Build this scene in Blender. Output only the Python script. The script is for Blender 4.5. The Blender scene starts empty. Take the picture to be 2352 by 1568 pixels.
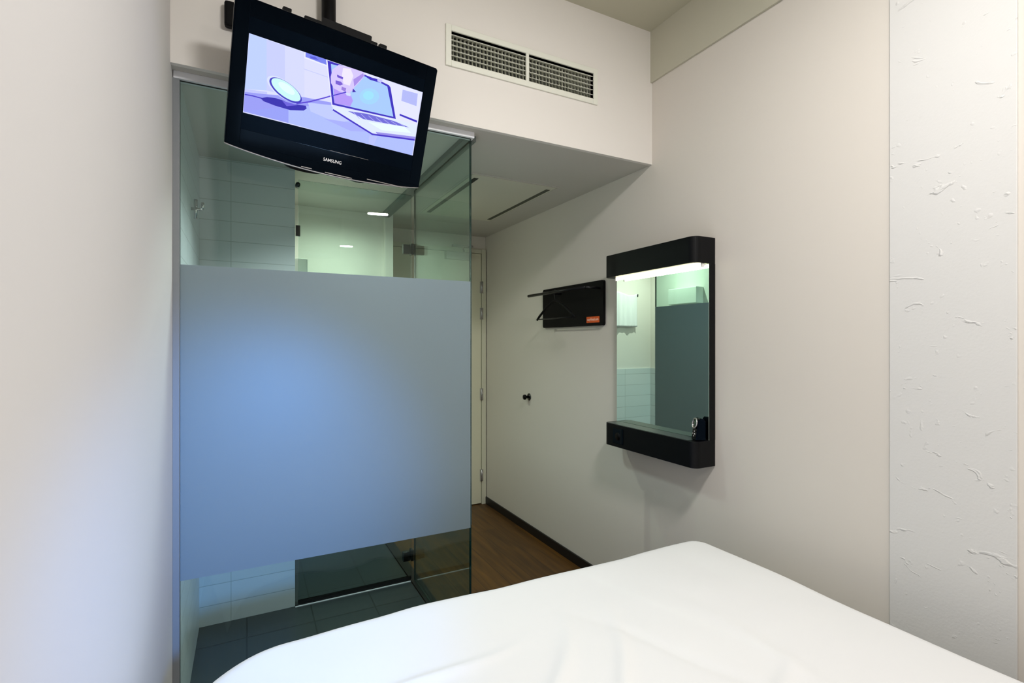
import bpy, bmesh, math, random
from mathutils import Vector, Matrix, noise
random.seed(4)
C = bpy.context.scene.collection
R = math.radians

# ------------------------------------------------------------------ materials
def s2l(c):
    c = c / 255.0
    return c / 12.92 if c <= 0.04045 else ((c + 0.055) / 1.055) ** 2.4
def rgb(r, g, b): return (s2l(r), s2l(g), s2l(b), 1)

def mat(name, col, rough=0.5, metal=0.0, spec=0.5, bump=None, coat=0.0, tint=None):
    m = bpy.data.materials.new(name); m.use_nodes = True
    nt = m.node_tree; b = nt.nodes['Principled BSDF']
    b.inputs['Base Color'].default_value = col
    b.inputs['Roughness'].default_value = rough
    b.inputs['Metallic'].default_value = metal
    b.inputs['Specular IOR Level'].default_value = spec
    b.inputs['Coat Weight'].default_value = coat
    b.inputs['Diffuse Roughness'].default_value = 0
    if tint: b.inputs['Specular Tint'].default_value = tint
    if bump:
        sc, st, dist = bump
        tc = nt.nodes.new('ShaderNodeTexCoord')
        n = nt.nodes.new('ShaderNodeTexNoise'); n.inputs['Scale'].default_value = sc
        n.inputs['Detail'].default_value = 4
        bp = nt.nodes.new('ShaderNodeBump'); bp.inputs['Strength'].default_value = st
        bp.inputs['Distance'].default_value = dist
        nt.links.new(tc.outputs['Object'], n.inputs['Vector'])
        nt.links.new(n.outputs['Fac'], bp.inputs['Height'])
        nt.links.new(bp.outputs['Normal'], b.inputs['Normal'])
    return m

def emit(name, col, st):
    m = bpy.data.materials.new(name); m.use_nodes = True
    nt = m.node_tree; nt.nodes.clear()
    e = nt.nodes.new('ShaderNodeEmission'); o = nt.nodes.new('ShaderNodeOutputMaterial')
    e.inputs[0].default_value = col; e.inputs[1].default_value = st
    nt.links.new(e.outputs[0], o.inputs[0]); return m

def glass(name, tint):
    # architectural glass: clear tinted transmission with a Schlick reflection
    m = bpy.data.materials.new(name); m.use_nodes = True
    nt = m.node_tree; nt.nodes.clear(); N = nt.nodes.new; L = nt.links.new
    o = N('ShaderNodeOutputMaterial'); mx = N('ShaderNodeMixShader')
    t = N('ShaderNodeBsdfTransparent'); t.inputs[0].default_value = tint
    g = N('ShaderNodeBsdfGlossy'); g.inputs['Roughness'].default_value = 0.0
    g.inputs[0].default_value = (.9, .95, .93, 1)
    lw = N('ShaderNodeLayerWeight'); lw.inputs[0].default_value = 0.5
    p = N('ShaderNodeMath'); p.operation = 'POWER'; p.inputs[1].default_value = 5
    a = N('ShaderNodeMath'); a.operation = 'MULTIPLY_ADD'; a.inputs[1].default_value = .96; a.inputs[2].default_value = .04
    L(lw.outputs['Facing'], p.inputs[0]); L(p.outputs[0], a.inputs[0]); L(a.outputs[0], mx.inputs[0])
    L(t.outputs[0], mx.inputs[1]); L(g.outputs[0], mx.inputs[2]); L(mx.outputs[0], o.inputs[0])
    return m

def frosted(name, col):
    m = bpy.data.materials.new(name); m.use_nodes = True
    nt = m.node_tree; nt.nodes.clear(); N = nt.nodes.new; L = nt.links.new
    o = N('ShaderNodeOutputMaterial')
    d = N('ShaderNodeBsdfDiffuse'); d.inputs[0].default_value = col
    t = N('ShaderNodeBsdfTranslucent'); t.inputs[0].default_value = col
    g = N('ShaderNodeBsdfGlossy'); g.inputs['Roughness'].default_value = .42; g.inputs[0].default_value = (.9, .95, 1, 1)
    m1 = N('ShaderNodeMixShader'); m1.inputs[0].default_value = .5
    m2 = N('ShaderNodeMixShader'); m2.inputs[0].default_value = .04
    L(d.outputs[0], m1.inputs[1]); L(t.outputs[0], m1.inputs[2])
    L(m1.outputs[0], m2.inputs[1]); L(g.outputs[0], m2.inputs[2]); L(m2.outputs[0], o.inputs[0])
    return m

def tile(name, c1, c2, mortar, w, h, ms, rough, offset=0.0, bump=.3, ox=0.0, oy=0.0):
    m = bpy.data.materials.new(name); m.use_nodes = True
    nt = m.node_tree; b = nt.nodes['Principled BSDF']; N = nt.nodes.new; L = nt.links.new
    uv = N('ShaderNodeTexCoord'); mp = N('ShaderNodeMapping'); mp.inputs['Location'].default_value = (ox, oy, 0)
    br = N('ShaderNodeTexBrick'); br.offset = offset; br.squash = 1
    br.inputs['Color1'].default_value = c1; br.inputs['Color2'].default_value = c2; br.inputs['Mortar'].default_value = mortar
    br.inputs['Scale'].default_value = 1; br.inputs['Mortar Size'].default_value = ms; br.inputs['Mortar Smooth'].default_value = .3
    br.inputs['Bias'].default_value = 0; br.inputs['Brick Width'].default_value = w; br.inputs['Row Height'].default_value = h
    bp = N('ShaderNodeBump'); bp.inputs['Strength'].default_value = bump; bp.inputs['Distance'].default_value = .002; bp.invert = True
    L(uv.outputs['UV'], mp.inputs[0]); L(mp.outputs[0], br.inputs['Vector'])
    L(br.outputs['Color'], b.inputs['Base Color']); L(br.outputs['Fac'], bp.inputs['Height']); L(bp.outputs[0], b.inputs['Normal'])
    b.inputs['Roughness'].default_value = rough
    return m

M = {}
M['wall'] = mat('warm_white_paint', rgb(216, 210, 202), .75, spec=.25, bump=(90, .05, .002))
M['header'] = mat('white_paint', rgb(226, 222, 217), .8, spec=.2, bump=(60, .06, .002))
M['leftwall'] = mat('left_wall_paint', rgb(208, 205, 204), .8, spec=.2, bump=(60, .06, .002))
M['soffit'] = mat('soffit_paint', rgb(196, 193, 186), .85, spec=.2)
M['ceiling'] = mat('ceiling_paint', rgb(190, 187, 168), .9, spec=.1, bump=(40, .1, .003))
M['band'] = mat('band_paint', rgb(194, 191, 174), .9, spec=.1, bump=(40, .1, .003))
M['white'] = mat('white_lacquer', rgb(236, 234, 230), .35)
M['vent'] = mat('vent_paint', rgb(226, 227, 216), .5)
M['vent_dark'] = mat('vent_dark', rgb(38, 40, 35), .9)
M['black'] = mat('satin_black', rgb(6, 7, 10), .42, spec=.18)
M['black2'] = mat('matt_black', rgb(4, 4, 6), .55, spec=.15)
M['rodblack'] = mat('rod_black', rgb(14, 14, 17), .35, spec=.3)
M['tvblack'] = mat('piano_black', rgb(2, 4, 8), .08, spec=.16, tint=(.28, .5, .85, 1))
M['tvback'] = mat('tv_back_plastic', rgb(14, 14, 16), .5)
M['panel'] = mat('lcd_panel', rgb(3, 5, 10), .2, spec=.16, tint=(.2, .45, .9, 1))
M['silver'] = mat('silver_trim', rgb(190, 188, 190), .25, metal=.85)
M['chrome'] = mat('chrome', rgb(200, 200, 200), .12, metal=1)
M['darkchrome'] = mat('dark_metal', rgb(70, 72, 72), .25, metal=1)
M['alu'] = mat('aluminium_rail', rgb(222, 224, 230), .4, spec=.5)
M['rail'] = mat('grey_rail', rgb(128, 132, 136), .4)
M['rail2'] = mat('green_grey_rail', rgb(104, 112, 110), .5)
M['slot'] = mat('slot_grey', rgb(84, 86, 74), .9)
M['fin'] = mat('vent_fin', rgb(190, 192, 178), .7)
M['skirt'] = mat('black_skirting', rgb(14, 13, 14), .45)
M['door'] = mat('door_laminate', rgb(214, 212, 190), .5)
M['frame'] = mat('door_frame_paint', rgb(206, 205, 186), .5)
M['sheet'] = mat('white_cotton', rgb(221, 221, 222), .85, spec=.15, bump=(700, .05, .001))
M['mattress'] = mat('mattress_ticking', rgb(225, 225, 222), .9)
M['orange'] = mat('orange_label', rgb(226, 92, 20), .5)
M['labeltext'] = mat('label_lettering', rgb(255, 225, 205), .5)
M['tvtext'] = mat('silver_lettering', rgb(235, 235, 238), .35)
M['mirror'] = mat('mirror_silvering', (.84, .97, .91, 1), .0, metal=1)
M['towel'] = mat('towel_terry', rgb(238, 240, 244), .95, spec=.1, bump=(500, .4, .002))
M['glass'] = glass('clear_glass', (.885, .945, .925, 1))
M['glass_edge'] = mat('glass_edge_green', rgb(6, 40, 38), .1, spec=.6)
M['frost'] = frosted('frosted_film', rgb(156, 172, 180))
M['tube'] = emit('tube_light', (1, .95, .62, 1), 15)
M['tube2'] = emit('bath_tube_light', (.9, 1, .85, 1), 30)
M['slate'] = tile('slate_floor_tiles', rgb(44, 50, 53), rgb(50, 56, 58), rgb(30, 33, 34), .3, .3, .004, .38)
M['wtile'] = tile('white_wall_tiles', rgb(214, 219, 222), rgb(208, 215, 218), rgb(176, 184, 184),   .3, .1, .0018, .3, ox=.07)
M['clockface'] = mat('clock_face', rgb(44, 66, 50), .2)

# oak floor: planks running along the corridor
def wood():
    m = bpy.data.materials.new('oak_planks'); m.use_nodes = True
    nt = m.node_tree; b = nt.nodes['Principled BSDF']; N = nt.nodes.new; L = nt.links.new
    tc = N('ShaderNodeTexCoord')
    sep = N('ShaderNodeSeparateXYZ'); L(tc.outputs['Object'], sep.inputs[0])
    cmb = N('ShaderNodeCombineXYZ'); L(sep.outputs['Y'], cmb.inputs['X']); L(sep.outputs['X'], cmb.inputs['Y'])
    br = N('ShaderNodeTexBrick'); br.offset = .37
    br.inputs['Color1'].default_value = rgb(104, 72, 24); br.inputs['Color2'].default_value = rgb(82, 56, 18)
    br.inputs['Mortar'].default_value = rgb(40, 24, 12)
    br.inputs['Scale'].default_value = 1; br.inputs['Mortar Size'].default_value = .0015
    br.inputs['Brick Width'].default_value = 1.3; br.inputs['Row Height'].default_value = .15
    L(cmb.outputs[0], br.inputs['Vector'])
    mp = N('ShaderNodeMapping'); mp.inputs['Scale'].default_value = (1, .07, 1); L(tc.outputs['Object'], mp.inputs[0])
    n = N('ShaderNodeTexNoise'); n.inputs['Scale'].default_value = 32; n.inputs['Detail'].default_value = 8; n.inputs['Distortion'].default_value = .6
    L(mp.outputs[0], n.inputs['Vector'])
    r = N('ShaderNodeValToRGB'); r.color_ramp.elements[0].position = .3; r.color_ramp.elements[0].color = (.45, .42, .4, 1)
    r.color_ramp.elements[1].position = .7; r.color_ramp.elements[1].color = (1.15, 1.1, 1, 1); L(n.outputs['Fac'], r.inputs[0])
    mx = N('ShaderNodeMix'); mx.data_type = 'RGBA'; mx.blend_type = 'MULTIPLY'; mx.inputs['Factor'].default_value = 1
    L(br.outputs['Color'], mx.inputs[6]); L(r.outputs[0], mx.inputs[7]); L(mx.outputs[2], b.inputs['Base Color'])
    b.inputs['Roughness'].default_value = .48
    return m
M['wood'] = wood()

# rough plaster of the concrete pillar: fine grain plus sparse lumps
def plaster():
    m = bpy.data.materials.new('rough_plaster'); m.use_nodes = True
    nt = m.node_tree; b = nt.nodes['Principled BSDF']; N = nt.nodes.new; L = nt.links.new
    b.inputs['Base Color'].default_value = rgb(214, 213, 211); b.inputs['Roughness'].default_value = .7
    b.inputs['Specular IOR Level'].default_value = .3
    tc = N('ShaderNodeTexCoord')
    mp = N('ShaderNodeMapping'); mp.inputs['Scale'].default_value = (1, .75, 1.6); mp.inputs['Rotation'].default_value = (.45, 0, 0)
    L(tc.outputs['Object'], mp.inputs[0])
    n1 = N('ShaderNodeTexNoise'); n1.inputs['Scale'].default_value = 13; n1.inputs['Detail'].default_value = 3; n1.inputs['Distortion'].default_value = 1.2
    L(mp.outputs[0], n1.inputs['Vector'])
    r1 = N('ShaderNodeValToRGB'); r1.color_ramp.elements[0].position = .655; r1.color_ramp.elements[1].position = .72
    L(n1.outputs['Fac'], r1.inputs[0])
    n2 = N('ShaderNodeTexNoise'); n2.inputs['Scale'].default_value = 120; n2.inputs['Detail'].default_value = 5
    L(tc.outputs['Object'], n2.inputs['Vector'])
    n3 = N('ShaderNodeTexNoise'); n3.inputs['Scale'].default_value = 38; n3.inputs['Detail'].default_value = 2
    L(tc.outputs['Object'], n3.inputs['Vector'])
    r3 = N('ShaderNodeValToRGB'); r3.color_ramp.elements[0].position = .68; r3.color_ramp.elements[1].position = .78
    L(n3.outputs['Fac'], r3.inputs[0])
    a = N('ShaderNodeMath'); a.operation = 'MULTIPLY_ADD'; a.inputs[1].default_value = .16
    L(n2.outputs['Fac'], a.inputs[0]); L(r1.outputs[0], a.inputs[2])
    a2 = N('ShaderNodeMath'); a2.operation = 'MULTIPLY_ADD'; a2.inputs[1].default_value = .4
    L(r3.outputs[0], a2.inputs[0]); L(a.outputs[0], a2.inputs[2])
    bp = N('ShaderNodeBump'); bp.inputs['Strength'].default_value = .55; bp.inputs['Distance'].default_value = .005
    L(a2.outputs[0], bp.inputs['Height']); L(bp.outputs[0], b.inputs['Normal'])
    return m
M['plaster'] = plaster()

# ------------------------------------------------------------------ mesh helpers
class MB:
    def __init__(s): s.bm = bmesh.new()
    def box(s, x0, x1, y0, y1, z0, z1, mi=0):
        v = [s.bm.verts.new(p) for p in ((x0,y0,z0),(x1,y0,z0),(x1,y1,z0),(x0,y1,z0),(x0,y0,z1),(x1,y0,z1),(x1,y1,z1),(x0,y1,z1))]
        for f in ((0,3,2,1),(4,5,6,7),(0,1,5,4),(1,2,6,5),(2,3,7,6),(3,0,4,7)):
            s.bm.faces.new([v[i] for i in f]).material_index = mi
        return s
    def prism(s, pts, lo, hi, axis='z', mi=0):
        # pts: outline in the two other axes
        def P(a, b, h):
            return {'z': (a, b, h), 'y': (a, h, b), 'x': (h, a, b)}[axis]
        A = [s.bm.verts.new(P(a, b, lo)) for a, b in pts]; B = [s.bm.verts.new(P(a, b, hi)) for a, b in pts]
        n = len(pts)
        f1 = s.bm.faces.new(A); f2 = s.bm.faces.new(B); fs = [f1, f2]
        for i in range(n): fs.append(s.bm.faces.new((A[i], A[(i+1)%n], B[(i+1)%n], B[i])))
        for f in fs: f.material_index = mi
        bmesh.ops.recalc_face_normals(s.bm, faces=fs)
        return s
    def tube(s, pts, r, seg=12, mi=0, cap=True):
        pts = [Vector(p) for p in pts]; rings = []
        t0 = (pts[1]-pts[0]).normalized(); up = Vector((0,0,1)) if abs(t0.z) < .9 else Vector((1,0,0))
        u = t0.cross(up).normalized()
        for i, p in enumerate(pts):
            if i == 0: t = pts[1]-pts[0]
            elif i == len(pts)-1: t = pts[-1]-pts[-2]
            else: t = (pts[i+1]-pts[i]).normalized() + (pts[i]-pts[i-1]).normalized()
            t.normalize(); u = (u - t*u.dot(t)).normalized(); w = t.cross(u)
            rr = r[i] if isinstance(r, (list, tuple)) else r
            rings.append([s.bm.verts.new(p + u*math.cos(a)*rr + w*math.sin(a)*rr) for a in [2*math.pi*k/seg for k in range(seg)]])
        fs = []
        for A, B in zip(rings, rings[1:]):
            for k in range(seg): fs.append(s.bm.faces.new((A[k], A[(k+1)%seg], B[(k+1)%seg], B[k])))
        if cap: fs.append(s.bm.faces.new(rings[0][::-1])); fs.append(s.bm.faces.new(rings[-1]))
        for f in fs: f.material_index = mi; f.smooth = True
        bmesh.ops.recalc_face_normals(s.bm, faces=fs)
        return s
    def build(s, name, mats, parent=None, bevel=0, seg=2, smooth=False):
        me = bpy.data.meshes.new(name)
        uvl = s.bm.loops.layers.uv.new('uv')
        for f in s.bm.faces:
            f.normal_update(); n = f.normal; k = max(range(3), key=lambda i: abs(n[i]))
            for l in f.loops:
                c = l.vert.co
                l[uvl].uv = ((c.y, c.z) if k == 0 else (c.x, c.z) if k == 1 else (c.x, c.y))
            if smooth: f.smooth = True
        s.bm.to_mesh(me); s.bm.free()
        o = bpy.data.objects.new(name, me); C.objects.link(o)
        for m in (mats if isinstance(mats, (list, tuple)) else [mats]): me.materials.append(m)
        if parent: o.parent = parent
        if bevel:
            b = o.modifiers.new('bevel', 'BEVEL'); b.width = bevel; b.segments = seg; b.limit_method = 'ANGLE'; b.angle_limit = R(40)
        return o
def boxo(name, x0, x1, y0, y1, z0, z1, m, parent=None, bevel=0): return MB().box(x0,x1,y0,y1,z0,z1).build(name, m, parent, bevel)
def struct(o): o['kind'] = 'structure'; return o
def thing(name, label, cat, group=None):
    o = bpy.data.objects.new(name, None); C.objects.link(o); o.empty_display_size = .1
    o['label'] = label; o['category'] = cat
    if group: o['group'] = group
    return o
def tag(o, label, cat): o['label'] = label; o['category'] = cat; return o
def base(t, loc):
    # set the thing's origin at its base, children keep their place
    t.location = loc
    for c in t.children: c.location = (c.location.x-loc[0], c.location.y-loc[1], c.location.z-loc[2])
    return t
def rounded(x0, x1, y0, y1, r, n=6, corners=(1,1,1,1)):
    out = []
    for (cx, cy, a0, on) in ((x1-r, y1-r, 0, corners[0]), (x0+r, y1-r, 90, corners[1]), (x0+r, y0+r, 180, corners[2]), (x1-r, y0+r, 270, corners[3])):
        if on: out += [(cx+r*math.cos(R(a0+90*i/n)), cy+r*math.sin(R(a0+90*i/n))) for i in range(n+1)]
        else: out.append({0:(x1,y1),90:(x0,y1),180:(x0,y0),270:(x1,y0)}[a0])
    return out

# ------------------------------------------------------------------ the room shell
XL, XR = -.22, 1.84; YB, YH, YE = -1.05, 1.971, 4.02; ZS, ZC = 2.306, 2.982
YG = 2.035; YD = 2.90; XP = .87; YF = 3.65
struct(MB().box(XL-.1, XR+.1, YB-.1, YE+.1, -.06, 0).build('floor', M['wood']))
struct(boxo('floor_1', XL, XP-.025, 2.0, YF, 0, .004, M['slate']))
struct(boxo('trim_1', XP-.022, XP+.034, 2.0, YF, 0, .010, M['skirt']))
struct(boxo('wall_left', XL-.1, XL, YB, YE+.1, 0, ZC, M['leftwall']))
struct(boxo('wall_right', XR, XR+.1, YB, YE+.1, 0, ZC, M['wall']))
struct(boxo('wall_back', XL, XR, YB-.1, YB, 0, ZC, M['wall']))
hb = MB()
for q in ((XL, .746, ZS, ZC), (1.467, XR, ZS, ZC), (.746, 1.467, ZS, 2.557), (.746, 1.467, 2.679, ZC)): hb.box(q[0], q[1], YH, YH+.02, q[2], q[3])
struct(hb.build('wall_header', M['header']))
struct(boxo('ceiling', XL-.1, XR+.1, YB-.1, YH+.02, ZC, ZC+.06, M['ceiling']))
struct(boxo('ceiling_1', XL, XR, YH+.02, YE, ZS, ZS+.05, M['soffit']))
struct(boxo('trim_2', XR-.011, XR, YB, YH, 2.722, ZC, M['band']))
col = MB(); col.box(XR-.008, XR, .578, .884, 0, 2.722)
struct(col.build('wall_pillar', M['plaster'], bevel=.002))
struct(boxo('baseboard_right', XR-.012, XR, .95, YE, 0, .06, M['skirt'], bevel=.002))
# end wall of the corridor around the door
dx0, dx1, dz = .945, 1.790, 2.153
struct(boxo('wall_end', XL, XR, YE, YE+.1, 0, ZS, M['wall']))
d = struct(bpy.data.objects.new('door_1', None)); C.objects.link(d)
MB().box(dx0, dx1, YE-.022, YE-.006, .008, dz).build('door_leaf', M['door'], d, .001)
MB().box(dx1+.004, dx1+.042, YE-.03, YE, 0, dz+.04).build('door_frame', M['frame'], d, .001)
MB().box(dx0, dx1+.004, YE-.026, YE, dz+.004, dz+.04).build('door_frame', M['frame'], d, .001)
MB().box(dx0, dx1+.006, YE-.006, YE-.001, .0, dz+.006).build('door_gap', M['black2'], d)
for z in (1.866, 1.64, .946, .25):
    h = MB(); h.tube([(dx1+.002, YE-.034, z-.05), (dx1+.002, YE-.034, z+.05)], .006)
    h.box(dx1-.012, dx1+.016, YE-.032, YE-.022, z-.05, z+.05)
    h.build('hinge', M['silver'], d)
c = MB(); c.box(1.455, 1.68, YE-.075, YE-.022, 2.085, 2.148)
c.build('door_closer', M['silver'], d, .004)
c = MB(); c.tube([(1.62, YE-.05, 2.16), (1.55, YE-.19, 2.172), (1.68, YE-.05, 2.20)], .008, 8); c.box(1.52, 1.70, YE-.06, YE-.02, 2.192, 2.21)
c.build('closer_arm', M['silver'], d)
c = MB(); c.tube([(1.0, YE-.02, 1.05), (1.0, YE-.07, 1.05), (1.12, YE-.07, 1.05)], .01)
c.build('door_handle', M['chrome'], d)
# bathroom walls
struct(boxo('wall_partition', XP, XP+.055, 3.60, YE, 0, ZS, M['header']))
struct(boxo('wall_bathroom', XL, XP, YF, YF+.1, 0, ZS, M['header']))
struct(boxo('wall_shaft', XL, .215, YD+.01, YF, 0, ZS, M['header']))
t_ = MB(); t_.box(XL, .225, YD, YD+.01, .004, ZS); t_.box(.215, .225, YD+.01, YF-.01, .004, 1.15)
struct(t_.build('trim_3', M['wtile']))
struct(boxo('trim_4', .225, XP, YF-.01, YF, .004, 1.15, M['wtile']))
struct(boxo('trim_5', XL, -.206, YG+.03, YD, .004, ZS, M['wtile']))

# soffit access panel with its two slots
t = thing('ceiling_access_panel', 'off-white square access panel with two dark slots, set in the corridor ceiling', 'ceiling panel')
p = MB(); x0, x1, y0, y1 = 1.078, 1.618, 2.52, 3.455; zt = ZS
p.box(x0+.004, x1-.004, y0+.005, y1-.004, zt-.005, zt)
p.build('panel', mat('panel_paint', rgb(206, 205, 190), .8), t, .001)
fr = MB()
for b_ in ((x0-.012, x0, y0-.012, y1+.012), (x1, x1+.012, y0-.012, y1+.012), (x0, x1, y0-.012, y0), (x0, x1, y1, y1+.012)): fr.box(*b_, zt-.004, zt)
fr.build('frame', M['soffit'], t, .0008)
g_ = MB()
for b_ in ((x0, x0+.004, y0, y1), (x1-.004, x1, y0, y1), (x0, x1, y0, y0+.004), (x0, x1, y1-.004, y1)): g_.box(*b_, zt-.001, zt)
g_.build('shadow_gap', M['black2'], t)
for (a, b_, nm) in ((1.108, 1.136, 'vent_slot'), (1.572, 1.600, 'vent_slot')):
    sm = M['vent_dark'] if a < 1.3 else M['slot']
    s_ = MB(); s_.box(a, b_, y0+.05, y1-.05, zt-.0062, zt-.005); s_.build(nm, sm, t)
base(t, (1.35, 2.99, zt))

# air supply grille on the header wall
t = thing('air_vent_grille', 'wide white air vent grille with horizontal louvres on the wall above the corridor', 'air vent')
VX0, VX1, VZ0, VZ1 = .7216, 1.491, 2.533, 2.703
ix0, ix1, iz0, iz1, mx_ = .746, 1.467, 2.557, 2.679, 1.105
f = MB()
yv = YH-.008
for b_ in ((VX0, ix0, VZ0, VZ1), (ix1, VX1, VZ0, VZ1), (ix0, ix1, VZ0, iz0), (ix0, ix1, iz1, VZ1)): f.box(b_[0], b_[1], yv, YH, b_[2], b_[3])
f.build('frame', M['vent'], t, .0015)
boxo('mullion', mx_-.007, mx_+.007, yv+.001, YH-.001, iz0, iz1, M['vent'], t)
db_ = MB(); db_.box(ix0, ix1, YH+.036, YH+.040, iz0, iz1)
db_.build('duct_back', M['vent_dark'], t)
db_ = MB(); db_.box(ix0-.004, ix0, YH, YH+.036, iz0, iz1); db_.box(ix1, ix1+.004, YH, YH+.036, iz0, iz1); db_.box(ix0, ix1, YH, YH+.036, iz1, iz1+.004); db_.box(ix0, ix1, YH, YH+.036, iz0-.004, iz0)
db_.build('duct', M['vent'], t)
for side, (a, b_) in enumerate(((ix0, mx_-.007), (mx_+.007, ix1))):
    n = 20
    v = MB()
    for k in range(n+1):
        x = a + (b_-a)*k/n; v.box(x-.0016, x+.0016, YH+.019, YH+.034, iz0, iz1)
    o = v.build('fin_grid', M['fin'], t)
    for k in range(6):
        z = iz0+.008 + (iz1-iz0-.014)*k/5.1
        hgt = .0046 if not (side == 1 and k == 1) else .0075
        lv = MB(); lv.prism([(YH-.003, z-hgt), (YH-.0015, z-hgt-.0012), (YH+.018, z+.001), (YH+.0175, z+.003)], a, b_, 'x')
        lv.build('louvre', M['vent'], t)
base(t, (1.1, YH, VZ0))

# small black box high on the header wall, behind the television
t = boxo('sensor_box', -.067, .02, YH-.03, YH, 2.458, 2.542, M['black2'], None, .008)
tag(t, 'small black box on the white wall behind the television', 'wall box')

# ------------------------------------------------------------------ glass enclosure
def pane(parent, x0, x1, y0, y1, z0, z1, name='glass_pane'):
    thinx = (x1-x0) < (y1-y0)
    b = MB(); b.box(x0, x1, y0, y1, z0, z1)
    for f in b.bm.faces:
        f.normal_update(); n = f.normal
        f.material_index = 0 if (abs(n.x) if thinx else abs(n.y)) > .9 else 1
    return b.build(name, [M['glass'], M['glass_edge']], parent)
zf0, zf1 = .592, 1.660   # frosted band
t = thing('glass_partition', 'large fixed glass screen with a frosted blue-grey band, between the bed and the shower', 'glass screen')
pane(t, -.2, .862, YG, YG+.010, .012, 2.281)
f = MB(); f.box(-.199, .860, YG-.0012, YG-.0004, zf0, zf1); f.build('frosted_band', M['frost'], t)
boxo('top_rail', -.218, .874, YG-.012, YG+.022, 2.281, ZS, M['alu'], t, .001)
boxo('side_rail', -.2199, -.2, YG-.012, YG+.022, .012, 2.281, M['rail'], t, .001)
boxo('bottom_rail', -.2, .862, YG-.004, YG+.014, .0042, .0118, M['darkchrome'], t)
base(t, (.33, YG, 0))
t = thing('glass_side_screen', 'narrow frosted glass side screen along the corridor, at right angles to the big one', 'glass screen')
pane(t, XP-.005, XP+.005, YG+.024, YD-.01, .012, 2.281)
f = MB(); f.box(XP+.0054, XP+.0062, YG+.025, YD-.011, zf0, zf1); f.build('frosted_band', M['frost'], t)
boxo('top_rail', XP-.028, XP+.028, YG+.024, 3.60, 2.281, ZS, M['rail2'], t, .001)
base(t, (XP, 2.45, 0))
t = thing('shower_door', 'clear glass shower door with metal hinges, between the shower and the toilet behind it', 'glass door')
pane(t, .240, .852, YD, YD+.008, .03, 2.255)
boxo('door_seal', .240, .852, YD-.002, YD+.010, .014, .03, M['skirt'], t)
boxo('threshold', .226, .845, YD-.016, YD-.008, .0042, .008, M['alu'], t)
boxo('threshold', .226, .845, YD-.006, YD+.03, .0042, .012, M['skirt'], t)
for z in (1.936, .152):
    h = MB(); h.box(.802, .842, YD-.012, YD+.018, z-.027, z+.027); h.box(.846, .863, YD-.016, YD+.022, z-.030, z+.034)
    h.build('hinge', M['darkchrome'], t, .002)
h = MB(); h.box(.227, .250, YD-.012, YD+.016, 1.955, 2.012); h.build('hinge', M['darkchrome'], t, .002)
h = MB(); h.tube([(.238, YD-.02, 2.225), (.238, YD+.02, 2.225)], .012); h.build('knob', M['darkchrome'], t)
base(t, (.55, YD, 0))

# shower fittings on the left tiles
t = MB(); t.tube([(-.206, 2.50, 1.955), (-.165, 2.50, 1.955)], .006); t.tube([(-.19, 2.50, 1.915), (-.19, 2.50, 1.995)], .007); t.tube([(-.165, 2.50, 1.955), (-.165, 2.50, 1.985)], .006)
t = t.build('shower_hook', M['chrome']); tag(t, 'chrome double hook on the tiled shower wall at the left', 'hook')

# towel on the bathroom wall (seen in the mirror)
t = thing('towel_hook', 'small dark hook holding the white towel, seen in the mirror', 'hook')
h = MB(); h.tube([(.405, YF, 1.815), (.405, YF-.035, 1.815), (.405, YF-.038, 1.835)], .006); h.build('hook_arm', M['darkchrome'], t)
h = MB(); h.tube([(.405, YF, 1.815), (.405, YF-.006, 1.815)], .014); h.build('back_plate', M['darkchrome'], t)
base(t, (.405, YF, 1.8))
tw = MB(); nx, nz = 28, 30
gv = []
for side in (0, 1):
    g = []
    for j in range(nz+1):
        row = []
        for i in range(nx+1):
            u = i/nx; v = j/nz
            x = .41 + .27*u; z = 1.535 + .30*v - .012*(u*3 % 1 > .5)*0
            w = .006*math.sin(u*14+v*2) + .004*math.sin(u*31)
            z -= .015*math.sin(u*5)*(v)
            row.append(tw.bm.verts.new((x, YF-.022 - side*.016 + w*(1-v*.5), z + (0.004 if side else 0))))
        g.append(row)
    gv.append(g)
for side in (0, 1):
    g = gv[side]
    for j in range(nz):
        for i in range(nx): tw.bm.faces.new((g[j][i], g[j][i+1], g[j+1][i+1], g[j+1][i]))
for i in range(nx):
    for j in (0, nz): tw.bm.faces.new((gv[0][j][i], gv[0][j][i+1], gv[1][j][i+1], gv[1][j][i]))
for j in range(nz):
    for i in (0, nx): tw.bm.faces.new((gv[0][j][i], gv[0][j+1][i], gv[1][j+1][i], gv[1][j][i]))
bmesh.ops.recalc_face_normals(tw.bm, faces=tw.bm.faces[:])
t = tw.build('towel', M['towel'], smooth=True); tag(t, 'white towel hanging on the bathroom wall, seen in the mirror', 'towel')
t = boxo('pale_box', .215, .30, 3.02, 3.34, 1.72, 1.86, M['white'], None, .006)  # plain white box for an unidentified pale rectangle
tag(t, 'pale rectangular box on the toilet wall, seen in the mirror above the frosted glass', 'wall cabinet')

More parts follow.
